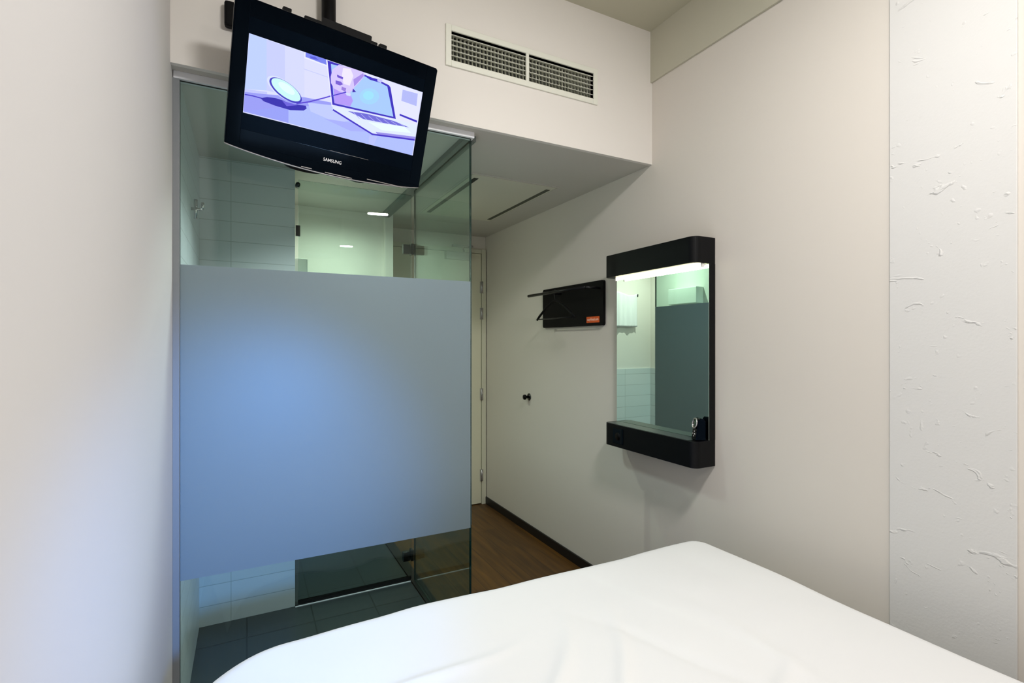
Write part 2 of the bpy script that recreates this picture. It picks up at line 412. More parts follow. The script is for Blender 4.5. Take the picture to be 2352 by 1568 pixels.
# the picture on the screen, in the set's own plane (metres)
PIC_BG=[(-0.2907, 0.1175), (0.2907, 0.121), (0.2903, -0.1075), (-0.2894, -0.1156)]
PIC=[
((186, 203, 255),[(-0.2892,0.1176),(-0.2409,0.1168),(-0.2277,-0.0310),(-0.2899,-0.0455)]),
((196, 202, 253),[(-0.2409,0.1168),(-0.1875,0.1166),(-0.1734,-0.0269),(-0.2277,-0.0310)]),
((208, 212, 255),[(-0.1875,0.1166),(-0.1279,0.1161),(-0.1135,-0.0172),(-0.1734,-0.0269)]),
((214, 216, 255),[(-0.1279,0.1161),(-0.0543,0.1161),(-0.0263,-0.0056),(-0.1135,-0.0172)]),
((222, 224, 255),[(-0.0547,0.1188),(0.2887,0.1187),(0.2868,-0.0024),(-0.0263,-0.0056)]),
((120, 130, 232),[(-0.1241,0.1193),(-0.0561,0.1188),(-0.0541,0.1023),(-0.1240,0.1052)]),
((90, 95, 215),[(-0.1107,0.1110),(-0.0943,0.1152),(-0.0808,0.1087),(-0.1074,0.1067)]),
((228, 230, 255),[(-0.1279,0.1161),(-0.1249,0.1185),(-0.1233,0.1041),(-0.1266,0.1043)]),
((228, 230, 255),[(-0.1266,0.1043),(-0.0542,0.1028),(-0.0534,0.0983),(-0.1267,0.1002)]),
((195, 200, 248),[(-0.1257,0.0668),(-0.0472,0.0656),(-0.0467,0.0679),(-0.1252,0.0690)]),
((152, 155, 238),[(-0.2892,-0.0538),(-0.2228,-0.0412),(-0.1135,-0.0172),(-0.0250,-0.0081),(-0.0191,-0.0268),(-0.1593,-0.0588),(-0.2887,-0.1126)]),
((150, 158, 240),[(-0.2887,-0.1126),(-0.1593,-0.0588),(-0.0191,-0.0268),(-0.0087,-0.1111),(-0.1541,-0.1109)]),
((172, 186, 255),[(-0.1593,-0.0588),(-0.0202,-0.0183),(0.1317,-0.0694),(0.2879,-0.0506),(0.2873,-0.1098),(-0.0087,-0.1111),(-0.1541,-0.1109)]),
((188, 198, 255),[(-0.1007,-0.0304),(-0.0234,-0.0164),(0.0448,-0.0471),(0.0012,-0.0682),(-0.0893,-0.0556)]),
((165, 172, 246),[(-0.0442,-0.0660),(0.0551,-0.0533),(0.1308,-0.0634),(0.0495,-0.0821)]),
((182, 190, 255),[(0.1167,-0.0795),(0.1458,-0.0750),(0.1375,-0.1085),(0.1179,-0.1103)]),
((190, 195, 250),[(-0.2899,-0.0455),(-0.2261,-0.0346),(-0.2255,-0.0412),(-0.2892,-0.0538)]),
((78, 66, 196),[(-0.2888,-0.0628),(-0.2657,-0.0604),(-0.2652,-0.0569),(-0.2885,-0.0593)]),
((78, 66, 196),[(-0.2657,-0.0604),(-0.2375,-0.0600),(-0.2366,-0.0565),(-0.2652,-0.0569)]),
((78, 66, 196),[(-0.2375,-0.0600),(-0.2080,-0.0664),(-0.2070,-0.0628),(-0.2366,-0.0565)]),
((78, 66, 196),[(-0.2080,-0.0664),(-0.1589,-0.0688),(-0.1581,-0.0651),(-0.2070,-0.0628)]),
((62, 56, 172),[(-0.2435,-0.0588),(-0.2247,-0.0499),(-0.2012,-0.0457),(-0.1756,-0.0463),(-0.1601,-0.0507),(-0.1065,-0.0420),(-0.1027,-0.0503),(-0.1117,-0.0592),(-0.1527,-0.0695),(-0.1990,-0.0690),(-0.2338,-0.0655)]),
((110, 100, 215),[(-0.1795,-0.0480),(-0.1494,-0.0475),(-0.1326,-0.0482),(-0.1646,-0.0604)]),
((92, 74, 205),[(-0.1354,-0.0460),(-0.0975,-0.0293),(-0.0988,-0.0255),(-0.1364,-0.0422)]),
((92, 74, 205),[(-0.0975,-0.0293),(-0.0512,-0.0030),(-0.0527,0.0007),(-0.0988,-0.0255)]),
((92, 74, 205),[(-0.0512,-0.0030),(-0.0291,0.0102),(-0.0307,0.0139),(-0.0527,0.0007)]),
((92, 74, 205),[(-0.0291,0.0102),(0.0187,0.0371),(0.0171,0.0409),(-0.0307,0.0139)]),
((212, 220, 255),[(-0.1276,-0.0325),(-0.1306,-0.0365),(-0.1351,-0.0396),(-0.1409,-0.0419),(-0.1479,-0.0433),(-0.1558,-0.0436),(-0.1644,-0.0430),(-0.1733,-0.0414),(-0.1824,-0.0389),(-0.1913,-0.0356),(-0.1998,-0.0316),(-0.2076,-0.0270),(-0.2145,-0.0219),(-0.2203,-0.0166),(-0.2248,-0.0112),(-0.2279,-0.0058),(-0.2296,-0.0005),(-0.2297,0.0043),(-0.2283,0.0088),(-0.2255,0.0126),(-0.2213,0.0157),(-0.2158,0.0180),(-0.2091,0.0194),(-0.2016,0.0199),(-0.1933,0.0194),(-0.1845,0.0181),(-0.1755,0.0158),(-0.1666,0.0127),(-0.1579,0.0088),(-0.1499,0.0042),(-0.1427,-0.0008),(-0.1366,-0.0062),(-0.1317,-0.0118),(-0.1283,-0.0174),(-0.1264,-0.0228),(-0.1262,-0.0279)]),
((72, 66, 188),[(-0.1219,-0.0341),(-0.1247,-0.0378),(-0.1291,-0.0407),(-0.1347,-0.0428),(-0.1415,-0.0439),(-0.1492,-0.0441),(-0.1576,-0.0434),(-0.1664,-0.0417),(-0.1754,-0.0392),(-0.1841,-0.0360),(-0.1925,-0.0320),(-0.2002,-0.0275),(-0.2071,-0.0227),(-0.2128,-0.0175),(-0.2174,-0.0123),(-0.2206,-0.0072),(-0.2223,-0.0022),(-0.2225,0.0024),(-0.2213,0.0066),(-0.2186,0.0102),(-0.2145,0.0130),(-0.2092,0.0151),(-0.2027,0.0163),(-0.1953,0.0167),(-0.1872,0.0161),(-0.1786,0.0147),(-0.1698,0.0124),(-0.1609,0.0093),(-0.1524,0.0054),(-0.1444,0.0010),(-0.1373,-0.0039),(-0.1312,-0.0091),(-0.1263,-0.0144),(-0.1229,-0.0198),(-0.1209,-0.0250),(-0.1206,-0.0298)]),
((198, 240, 240),[(-0.1262,-0.0300),(-0.1287,-0.0333),(-0.1325,-0.0358),(-0.1376,-0.0376),(-0.1437,-0.0386),(-0.1506,-0.0388),(-0.1581,-0.0381),(-0.1660,-0.0366),(-0.1740,-0.0343),(-0.1819,-0.0314),(-0.1894,-0.0279),(-0.1964,-0.0239),(-0.2026,-0.0195),(-0.2078,-0.0150),(-0.2119,-0.0103),(-0.2148,-0.0057),(-0.2164,-0.0013),(-0.2167,0.0028),(-0.2156,0.0065),(-0.2132,0.0097),(-0.2095,0.0122),(-0.2047,0.0140),(-0.1989,0.0150),(-0.1923,0.0153),(-0.1850,0.0148),(-0.1773,0.0134),(-0.1693,0.0113),(-0.1614,0.0085),(-0.1537,0.0051),(-0.1466,0.0012),(-0.1401,-0.0032),(-0.1346,-0.0078),(-0.1303,-0.0126),(-0.1271,-0.0174),(-0.1254,-0.0220),(-0.1251,-0.0262)]),
((220, 250, 248),[(-0.1446,-0.0168),(-0.1460,-0.0185),(-0.1480,-0.0198),(-0.1508,-0.0207),(-0.1541,-0.0212),(-0.1579,-0.0212),(-0.1621,-0.0208),(-0.1664,-0.0199),(-0.1709,-0.0187),(-0.1754,-0.0170),(-0.1796,-0.0151),(-0.1836,-0.0129),(-0.1871,-0.0105),(-0.1901,-0.0080),(-0.1925,-0.0055),(-0.1942,-0.0030),(-0.1952,-0.0006),(-0.1954,0.0016),(-0.1948,0.0036),(-0.1935,0.0052),(-0.1915,0.0065),(-0.1888,0.0074),(-0.1856,0.0079),(-0.1819,0.0080),(-0.1778,0.0076),(-0.1735,0.0068),(-0.1690,0.0056),(-0.1646,0.0040),(-0.1603,0.0021),(-0.1563,-0.0001),(-0.1527,-0.0025),(-0.1496,-0.0050),(-0.1471,-0.0076),(-0.1453,-0.0101),(-0.1443,-0.0126),(-0.1441,-0.0148)]),
((226, 228, 255),[(-0.0599,0.1187),(-0.0532,0.1187),(-0.0186,-0.0193),(-0.0244,-0.0204)]),
((66, 54, 185),[(-0.0551,0.1175),(-0.0134,0.1179),(0.1311,0.1098),(0.1613,0.1061),(0.1682,0.1004),(0.2043,0.0019),(-0.0225,-0.0143)]),
((165, 198, 250),[(-0.0426,0.1102),(-0.0127,0.1124),(0.1319,0.1041),(0.1563,0.0997),(0.1939,0.0067),(-0.0161,-0.0078),(-0.0229,0.0156)]),
((176, 150, 240),[(-0.0288,0.0511),(0.0025,0.0407),(0.0337,0.0356),(0.0439,0.0181),(0.0374,-0.0031),(-0.0161,-0.0078)]),
((160, 208, 248),[(0.1322,0.0593),(0.1324,0.0546),(0.1315,0.0498),(0.1295,0.0449),(0.1266,0.0402),(0.1229,0.0357),(0.1184,0.0317),(0.1132,0.0282),(0.1076,0.0253),(0.1018,0.0232),(0.0958,0.0218),(0.0899,0.0213),(0.0843,0.0217),(0.0792,0.0228),(0.0746,0.0248),(0.0707,0.0275),(0.0677,0.0308),(0.0656,0.0347),(0.0645,0.0390),(0.0644,0.0435),(0.0653,0.0483),(0.0671,0.0531),(0.0700,0.0577),(0.0736,0.0621),(0.0780,0.0661),(0.0830,0.0696),(0.0885,0.0725),(0.0943,0.0747),(0.1002,0.0761),(0.1061,0.0767),(0.1117,0.0764),(0.1170,0.0753),(0.1217,0.0735),(0.1256,0.0708),(0.1288,0.0675),(0.1310,0.0636)]),
((156, 220, 246),[(0.1131,0.0565),(0.1131,0.0540),(0.1127,0.0513),(0.1116,0.0486),(0.1101,0.0460),(0.1080,0.0435),(0.1056,0.0413),(0.1028,0.0394),(0.0998,0.0378),(0.0966,0.0366),(0.0934,0.0359),(0.0902,0.0356),(0.0871,0.0358),(0.0843,0.0365),(0.0818,0.0376),(0.0796,0.0391),(0.0780,0.0409),(0.0768,0.0431),(0.0762,0.0454),(0.0761,0.0480),(0.0766,0.0506),(0.0776,0.0533),(0.0792,0.0559),(0.0812,0.0583),(0.0836,0.0605),(0.0863,0.0624),(0.0893,0.0640),(0.0925,0.0652),(0.0957,0.0660),(0.0989,0.0663),(0.1020,0.0661),(0.1048,0.0655),(0.1073,0.0644),(0.1095,0.0629),(0.1112,0.0611),(0.1124,0.0589)]),
((218, 228, 255),[(-0.0216,-0.0188),(0.0403,-0.0132),(0.2001,0.0001),(0.2874,0.0042),(0.2891,-0.0406),(0.1440,-0.0630),(0.1267,-0.0691),(-0.0190,-0.0282)]),
((228, 250, 250),[(0.1071,-0.0360),(0.2391,-0.0154),(0.2699,-0.0295),(0.1587,-0.0497)]),
((112, 108, 210),[(0.0312,-0.0197),(0.0969,-0.0099),(0.1995,-0.0067),(0.2599,-0.0129),(0.1714,-0.0229),(0.0870,-0.0309),(0.0737,-0.0271)]),
((170, 172, 238),[(0.0497,-0.0189),(0.0739,-0.0337),(0.0750,-0.0321),(0.0509,-0.0173)]),
((170, 172, 238),[(0.0764,-0.0173),(0.1008,-0.0307),(0.1019,-0.0291),(0.0775,-0.0157)]),
((170, 172, 238),[(0.1035,-0.0157),(0.1282,-0.0278),(0.1292,-0.0261),(0.1046,-0.0140)]),
((170, 172, 238),[(0.1311,-0.0141),(0.1559,-0.0247),(0.1569,-0.0230),(0.1321,-0.0124)]),
((170, 172, 238),[(0.1591,-0.0124),(0.1842,-0.0217),(0.1851,-0.0199),(0.1600,-0.0107)]),
((170, 172, 238),[(0.1876,-0.0108),(0.2129,-0.0185),(0.2138,-0.0167),(0.1885,-0.0090)]),
((170, 172, 238),[(0.2166,-0.0091),(0.2421,-0.0154),(0.2429,-0.0135),(0.2174,-0.0072)]),
((150, 140, 225),[(0.1372,-0.0617),(0.2895,-0.0388),(0.2889,-0.0478),(0.1447,-0.0678)]),
((72, 56, 190),[(-0.0199,-0.0321),(0.1266,-0.0755),(0.1278,-0.0699),(-0.0177,-0.0270)]),
((72, 56, 190),[(0.1266,-0.0755),(0.2887,-0.0533),(0.2886,-0.0476),(0.1278,-0.0699)]),
((208, 194, 250),[(-0.0176,0.1156),(0.0224,0.1202),(0.0687,0.1208),(0.0719,0.1088),(0.0582,0.0840),(0.0426,0.0617),(0.0408,0.0524),(0.0324,0.0454),(0.0311,0.0325),(0.0155,0.0345),(-0.0027,0.0339),(-0.0242,0.0382),(-0.0354,0.0519),(-0.0386,0.0708),(-0.0356,0.0943)]),
((232, 225, 255),[(-0.0021,0.1108),(0.0229,0.1161),(0.0347,0.0969),(0.0270,0.0627),(0.0058,0.0619),(-0.0032,0.0849)]),
((108, 84, 200),[(-0.0195,0.0839),(0.0017,0.0821),(0.0017,0.0750),(-0.0171,0.0762)]),
((120, 96, 205),[(-0.0216,0.0648),(-0.0038,0.0661),(0.0045,0.0601),(-0.0052,0.0533),(-0.0202,0.0538)]),
((150, 125, 215),[(0.0011,0.0518),(0.0164,0.0507),(0.0149,0.0387),(0.0009,0.0416)]),
((72, 54, 172),[(0.0385,0.0575),(0.0512,0.0491),(0.0381,0.0443)]),
((165, 140, 225),[(0.0362,0.0859),(0.0663,0.1157),(0.0704,0.1083),(0.0422,0.0645)]),
((205, 215, 250),[(0.0151,0.0373),(0.0334,0.0384),(0.0339,0.0298),(0.0208,0.0288)]),
((84, 70, 200),[(-0.0292,0.0099),(0.0186,0.0374),(0.0172,0.0406),(-0.0305,0.0131)]),
((66, 54, 188),[(0.0719,0.1088),(0.1176,0.1130),(0.1319,0.1041),(0.0935,0.1024)]),
((190, 190, 250),[(0.1174,0.1144),(0.1367,0.1160),(0.1319,0.1041),(0.1187,0.1059)]),
((176, 182, 240),[(0.2136,0.1067),(0.2722,0.1106),(0.2745,0.0674),(0.2147,0.0686)]),
((66, 54, 188),[(0.2152,0.0237),(0.2859,0.0189),(0.2861,0.0116),(0.2162,0.0174)]),
]

# ------------------------------------------------------------------ television
tvc = Vector((0.28533, 1.84024, 2.23084))
vr = Vector((0.992627, 0.111157, -0.048330)); vu = Vector((0.079160, -0.292555, 0.952967)); vn = Vector((0.091790, -0.949766, -0.299197))
TVM = Matrix(((vr.x, vu.x, vn.x, tvc.x), (vr.y, vu.y, vn.y, tvc.y), (vr.z, vu.z, vn.z, tvc.z), (0, 0, 0, 1)))
tv = thing('television', 'black flat television tilted down, hanging from the ceiling pole with a bluish picture on', 'television')
tv.matrix_world = TVM
def outline(inset=0.0, bulge=.028):
    w, h = .335-inset, .2174-inset
    pts = [(-w+.006, h), (w-.006, h), (w, h-.006), (w, -h+.004)]
    for i in range(25):
        a = i/24; x = w - 2*w*a
        pts.append((x, -h - bulge*math.sin(math.pi*a)**.8 if 0 < i < 24 else -h))
    pts += [(-w, -h+.004), (-w, h-.006)]
    return pts
b_ = MB(); b_.prism(outline(0), -.022, -.001, 'z'); b_.build('bezel', M['tvblack'], tv, .0015)
# raised surround (glossy) around the recessed lcd
b_ = MB()
ow, oh, iw, iu0, iu1 = .331, .2135, .2925, -.165, .166
def ring(bm, X0, X1, Y0, Y1, x0, x1, y0, y1, z0, z1):
    for q in ((X0, x0, Y0, Y1), (x1, X1, Y0, Y1), (x0, x1, Y0, y0), (x0, x1, y1, Y1)): bm.box(q[0], q[1], q[2], q[3], z0, z1)
ring(b_, -ow, ow, -.212, oh, -iw, iw, iu0, iu1, -.001, .0012)
b_.build('surround', M['tvblack'], tv, .0008)
boxo('lcd_panel', -iw, iw, iu0, iu1, -.001, .0002, M['panel'], tv)
# the picture
def emis_attr(name, st):
    m = bpy.data.materials.new(name); m.use_nodes = True; nt = m.node_tree; nt.nodes.clear()
    a = nt.nodes.new('ShaderNodeAttribute'); a.attribute_name = 'pic'
    e = nt.nodes.new('ShaderNodeEmission'); e.inputs[1].default_value = st; o = nt.nodes.new('ShaderNodeOutputMaterial')
    nt.links.new(a.outputs['Color'], e.inputs[0]); nt.links.new(e.outputs[0], o.inputs[0]); return m
pm = emis_attr('screen_picture', 1.02)
pb = bmesh.new(); cl = pb.loops.layers.float_color.new('pic')
def clipx(p): return (min(max(p[0], -.2905), .2905), min(max(p[1], -.1156+(p[0]+.29)*.0139), .1175+(p[0]+.29)*.006))
def addface(pts, col, z):
    q = []
    for p in pts:
        c_ = clipx(p)
        if not q or (abs(q[-1][0]-c_[0])+abs(q[-1][1]-c_[1])) > 2e-4: q.append(c_)
    if len(q) < 3: return
    f = pb.faces.new([pb.verts.new((x, y, z)) for x, y in q]); f.normal_update()
    if f.normal.z < 0: f.normal_flip()
    for l in f.loops: l[cl] = rgb(*col)
addface(PIC_BG, (214, 218, 255), .0004)
for k, (c_, pts) in enumerate(PIC): addface(pts, c_, .00044+.00001*k)
bmesh.ops.triangulate(pb, faces=pb.faces[:])
me = bpy.data.meshes.new('screen_picture'); pb.to_mesh(me); pb.free(); me.materials.append(pm)
o = bpy.data.objects.new('screen_picture', me); C.objects.link(o); o.parent = tv
def text(name, s, size, m, parent, mw, depth=.0003, sx=1.0):
    cu = bpy.data.curves.new(name, 'FONT'); cu.body = s; cu.size = size; cu.align_x = 'CENTER'; cu.align_y = 'CENTER'; cu.extrude = depth; cu.offset = size*.008
    tmp = bpy.data.objects.new(name+'_t', cu); C.objects.link(tmp)
    bpy.context.view_layer.update()
    me = bpy.data.meshes.new_from_object(tmp.evaluated_get(bpy.context.evaluated_depsgraph_get()))
    bpy.data.objects.remove(tmp); me.materials.clear(); me.materials.append(m)
    me.transform(mw @ Matrix.Diagonal((sx, 1, 1, 1)))
    o = bpy.data.objects.new(name, me); C.objects.link(o); o.parent = parent; return o
text('brand_lettering', 'SAMSUNG', .0150, M['tvtext'], tv, Matrix.Translation((.0005, -.198, .0014)), sx=.92)
# bottom silver lip following the curve
lip = MB(); pts = []
for i in range(41):
    a = i/40; x = -.3345 + .669*a; pts.append((x, -.2174 - .028*math.sin(math.pi*a)**.8 - .0015, -.006))
lip.tube(pts, .0032, 8); lip.build('silver_lip', M['silver'], tv)
ln = MB(); ln.box(-.012, .125, -.1643, -.1637, .0012, .0016); ln.build('speaker_line', M['silver'], tv)
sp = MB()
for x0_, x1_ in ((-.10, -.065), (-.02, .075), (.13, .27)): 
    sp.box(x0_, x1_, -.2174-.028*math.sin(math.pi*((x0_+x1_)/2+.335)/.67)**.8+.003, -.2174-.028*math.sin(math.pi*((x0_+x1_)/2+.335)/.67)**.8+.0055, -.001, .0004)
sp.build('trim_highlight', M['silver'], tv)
bk = MB(); bk.prism(rounded(-.315, .315, -.20, .20, .03), -.040, -.022, 'z'); bk.prism(rounded(-.24, .24, -.16, .14, .03), -.055, -.040, 'z')
bk.build('back_cover', M['tvback'], tv, .004)
lx = MB(); lx.box(-.3352, -.333, -.205, .215, -.030, -.018); lx.build('side_trim', M['darkchrome'], tv)
# stand socket bumps under the set
for cx_, w_, d_ in ((-.086, .062, .0125), (.100, .030, .008)):
    s_ = MB(); cy_ = -.2174-.028*math.sin(math.pi*(cx_+.335)/.67)**.8
    s_.prism([(cx_+w_*math.cos(R(180+180*i/14)), cy_+d_*math.sin(R(180+180*i/14))) for i in range(15)], -.045, -.016, 'z')
    s_.build('stand_socket', M['black2'], tv)

# ceiling pole mount
t = thing('tv_ceiling_mount', 'black ceiling pole and bracket carrying the television', 'tv mount')
p = MB(); p.tube([(.263, 1.937, 2.10), (.263, 1.937, ZC-.01)], .0245, 24); p.build('pole', M['black2'], t)
p = MB(); p.tube([(.263, 1.937, ZC-.012), (.263, 1.937, ZC)], .032, 24); p.build('ceiling_plate', M['black2'], t)
tv2 = bpy.data.objects.new('x', None)
p = MB(); p.prism(rounded(-.075, .095, .150, .254, .004), -.0625, -.0555, 'z'); p.prism(rounded(-.13, .118, .150, .240, .004), -.0615, -.0558, 'z')
p.box(-.075, .075, -.12, .15, -.0615, -.0558)
for x_ in (-.185, .135):
    p.prism(rounded(x_-.013, x_+.013, .1, .2385, .003), -.0595, -.0412, 'z')
p.bm.transform(TVM); p.build('bracket', M['black2'], t)
base(t, (.263, 1.937, ZC))

# ------------------------------------------------------------------ mirror unit on the right wall
t = thing('wall_mirror', 'tall black-framed wall mirror with a lit top box and a shelf box below', 'mirror')
MY0, MY1 = 1.575, 2.205; MX = 1.714; zb0, zb1, zt0, zt1 = .848, .964, 1.743, 1.859
def boxprof(): # outline in x,y with rounded front corners
    r = .034; pts = [(XR, MY1), (XR, MY0)]
    pts += [(MX+r-r*math.sin(R(90*i/8)), MY0+r-r*math.cos(R(90*i/8))) for i in range(9)]
    pts += [(MX+r-r*math.cos(R(90*i/8)), MY1-r+r*math.sin(R(90*i/8))) for i in range(9)]
    return pts
for nm, z0, z1 in (('top_box', zt0, zt1), ('shelf_box', zb0, zb1)):
    b_ = MB(); b_.prism(boxprof(), z0, z1, 'z'); b_.build(nm, M['black'], t, .0015)
boxo('back_panel', 1.806, XR, MY0, MY1, zb1, zt0, M['black'], t)
g = MB(); g.box(1.802, 1.806, MY0+.002, MY1-.002, zb1+.0005, zt0-.001); g.build('mirror_glass', M['mirror'], t)
tb = MB(); tb.tube([(1.772, MY0+.012, zt0-.0075), (1.772, MY1-.035, zt0-.0075)], .0065, 12); o = tb.build('light_tube', M['tube'], t)
for y_ in (MY0+.009, MY1-.034):
    boxo('tube_holder', 1.765, 1.779, y_-.004, y_+.004, zt0-.016, zt0, M['white'], t)
g = MB(); g.box(1.722, 1.799, MY0+.05, MY1-.02, zb1, zb1+.0012); g.build('shelf_top', mat('shelf_laminate', rgb(70, 78, 76), .35), t)
# socket in the shelf front
s_ = MB(); s_.box(MX-.003, MX+.002, 2.045, 2.125, zb0+.018, zb0+.098); s_.build('power_socket', M['tvblack'], t, .0015)
s_ = MB(); s_.tube([(MX-.0032, 2.085, zb0+.058), (MX-.0042, 2.085, zb0+.058)], .021, 20); s_.build('socket_well', M['black2'], t)
s_ = MB(); s_.box(MX-.0036, MX-.003, 2.058, 2.060, zb0+.02, zb0+.096); s_.build('socket_trim', M['darkchrome'], t)
base(t, (XR, 1.89, zb0))

# alarm clock on the shelf
t = thing('alarm_clock', 'small black alarm clock with a round silver-ringed face on the mirror shelf', 'clock')
cz0 = zb1+.0012; cy0, cy1 = 1.582, 1.628
b_ = MB(); prof = [(1.752, cz0), (1.7985, cz0), (1.7985, cz0+.082), (1.790, cz0+.094), (1.776, cz0+.0985), (1.766, cz0+.094), (1.760, cz0+.060)]
A_ = [b_.bm.verts.new((x, cy0, z)) for x, z in prof]; B_ = [b_.bm.verts.new((x, cy1, z)) for x, z in prof]
b_.bm.faces.new(A_); b_.bm.faces.new(B_)
for i in range(len(prof)): b_.bm.faces.new((A_[i], A_[(i+1)%len(prof)], B_[(i+1)%len(prof)], B_[i]))
bmesh.ops.recalc_face_normals(b_.bm, faces=b_.bm.faces[:])
b_.build('body', M['tvblack'], t, .004, 3)
cm = Vector((1.7585, (cy0+cy1)/2, cz0+.074)); nrm = Vector((-.97, 0, .2)).normalized(); e1 = Vector((0, 1, 0)); e2 = nrm.cross(e1)
rg = MB(); rg.tube([cm + nrm*.001 + e1*.0195*math.cos(a) + e2*.0215*math.sin(a) for a in [2*math.pi*k/32 for k in range(33)]], .0032, 8, cap=False)
rg.build('ring', M['silver'], t)
dsk = MB(); dsk.tube([cm - nrm*.003, cm + nrm*.001], .019, 28); dsk.build('dial', M['clockface'], t)
for dy, dzz in ((-.009, .028), (.009, .028), (0, .018), (-.007, .040)):
    k_ = MB(); q = Vector((1.7555, (cy0+cy1)/2+dy, cz0+dzz)); k_.tube([q, q+Vector((-.004, 0, 0))], .004, 10); k_.build('button', M['silver'], t)
base(t, (1.775, 1.605, cz0)); t.location.x = 1.769; t.rotation_euler.z = R(-22)

# ------------------------------------------------------------------ coat rack
t = thing('coat_rack', 'black wall panel with a hanging rail and orange label, left of the mirror', 'coat rack')
PY0, PY1, PZ0, PZ1 = 2.350, 3.024, 1.494, 1.757
b_ = MB(); b_.prism(rounded(PY0, PY1, PZ0, PZ1, .014), XR-.018, XR, 'x'); b_.build('backboard', M['black2'], t, .001)
b_ = MB(); b_.tube([(1.72, 2.385, 1.712), (1.72, 3.045, 1.712)], .0095, 14); b_.build('rail', M['rodblack'], t)
for y_ in (2.385, 2.80):
    b_ = MB(); b_.tube([(XR-.018, y_, 1.712), (1.72, y_, 1.712)], .007, 10); b_.build('rail_arm', M['rodblack'], t)
boxo('orange_label', XR-.0196, XR-.018, 2.385, 2.510, 1.512, 1.548, M['orange'], t)
LM = Matrix.Translation((XR-.0198, 2.4475, 1.531)) @ Matrix(((0, 0, -1, 0), (-1, 0, 0, 0), (0, 1, 0, 0), (0, 0, 0, 1)))
text('label_lettering', 'easyHotel.com', .0215, M['labeltext'], t, LM, .0002, sx=.86)
base(t, (XR, 2.69, PZ0))
t = thing('coat_hanger', 'black clothes hanger on the rail of the coat rack', 'hanger')
hx = 1.72; hy = 2.705
ht = 1.712+.0095
hk = [(hx, hy-.012+.014*math.cos(R(a))+.012, ht-.011+.014*math.sin(R(a))) for a in range(200, -60, -20)] + [(hx, hy+.002, 1.672), (hx, hy, 1.655)]
b_ = MB(); b_.tube(hk, .0022, 8); b_.build('hook', M['rodblack'], t)
b_ = MB(); b_.tube([(hx, hy-.222, 1.543), (hx, hy-.19, 1.566), (hx, hy-.10, 1.622), (hx, hy-.03, 1.652), (hx, hy, 1.658), (hx, hy+.03, 1.652), (hx, hy+.10, 1.622), (hx, hy+.19, 1.566), (hx, hy+.222, 1.543)], [.007, .008, .0075, .0065, .006, .0065, .0075, .008, .007], 10)
b_.build('shoulders', M['black2'], t)
b_ = MB(); b_.tube([(hx, hy-.218, 1.546), (hx, hy+.218, 1.546)], .004, 8); b_.build('trouser_bar', M['rodblack'], t)
base(t, (hx, hy, ht))
# door stop / wall hook
t = thing('robe_hook', 'small dark round robe hook low on the corridor wall below the coat rack', 'hook')
z_ = .993; y_ = 3.245
b_ = MB(); b_.tube([(XR, y_, z_), (XR-.005, y_, z_)], .026, 20); b_.build('back_plate', M['darkchrome'], t)
b_ = MB(); b_.tube([(XR-.005, y_, z_), (XR-.03, y_, z_), (XR-.032, y_, z_), (XR-.045, y_, z_)], [.009, .009, .019, .019], 16); b_.build('knob', M['black2'], t)
base(t, (XR, y_, z_))

# ------------------------------------------------------------------ bed
BX0, BX1, BY0, BY1, BZ = -.13, 1.655, -1.0, 1.512, .603
t = thing('bed', 'large bed under a smooth white duvet in the foreground', 'bed')
boxo('bed_base', BX0+.10, BX1-.10, BY0+.05, BY1-.16, .02, .26, M['black2'], t, .01)
b_ = MB(); b_.box(BX0+.07, BX1-.06, BY0+.04, BY1-.10, .262, .545); b_.build('mattress', M['mattress'], t, .04, 4)
for x_, y_ in ((BX0+.16, BY0+.1), (BX1-.16, BY0+.1), (BX0+.16, BY1-.22), (BX1-.16, BY1-.22)):
    boxo('leg', x_-.03, x_+.03, y_-.03, y_+.03, 0, .02, M['black2'], t)
# duvet
def sdf_round(x, y, x0, x1, y0, y1):
    # corner radius differs: large at far left, small at far right
    cx, cy = (x0+x1)/2, (y0+y1)/2
    Rr = (.17 if x < cx else .035) if y > cy else .03
    qx = abs(x-cx)-(x1-x0)/2+Rr; qy = abs(y-cy)-(y1-y0)/2+Rr
    o = math.hypot(max(qx, 0), max(qy, 0)) + min(max(qx, qy), 0) - Rr
    if qx > 0 and qy > 0:
        l = math.hypot(qx, qy); g = (qx/l, qy/l)
    elif qx > qy: g = (1, 0)
    else: g = (0, 1)
    return o, g[0]*(1 if x > cx else -1), g[1]*(1 if y > cy else -1)
re_ = .06; core = (BX0+re_, BX1-re_, BY0+re_, BY1-re_)
ext = re_*math.pi/2 + .24
NX, NY = 230, 320
db = bmesh.new(); grid = []
def wrinkle(x, y):
    h = 0
    # soft broad swell
    h += .010*noise.noise(Vector((x*1.6, y*1.6, 3.1)))
    # fold lines fanning over the duvet
    def crease(px, py, ang, amp, w, ln):
        dx, dy = x-px, y-py; c_, s__ = math.cos(R(ang)), math.sin(R(ang))
        a = dx*c_+dy*s__; b = -dx*s__+dy*c_ + .02*math.sin(a*9)
        return amp*math.exp(-(b/w)**2)*math.exp(-(a/ln)**2)
    h += crease(.62, .98, 52, .006, .022, .26) + crease(.80, .95, 60, .006, .020, .25) + crease(.98, .98, 118, -.004, .02, .22)
    h += crease(.95, .72, 20, .007, .02, .22) + crease(.75, .62, 14, .005, .018, .22) + crease(.40, 1.15, 12, .005, .016, .20)
    h += crease(.30, .70, 70, .004, .03, .3) + crease(1.2, .85, 95, .004, .03, .25) + crease(.55, .65, 30, .005, .02, .2)
    h += .0022*noise.noise(Vector((x*7+y*2, y*5, 7.7)))
    return h*1.7
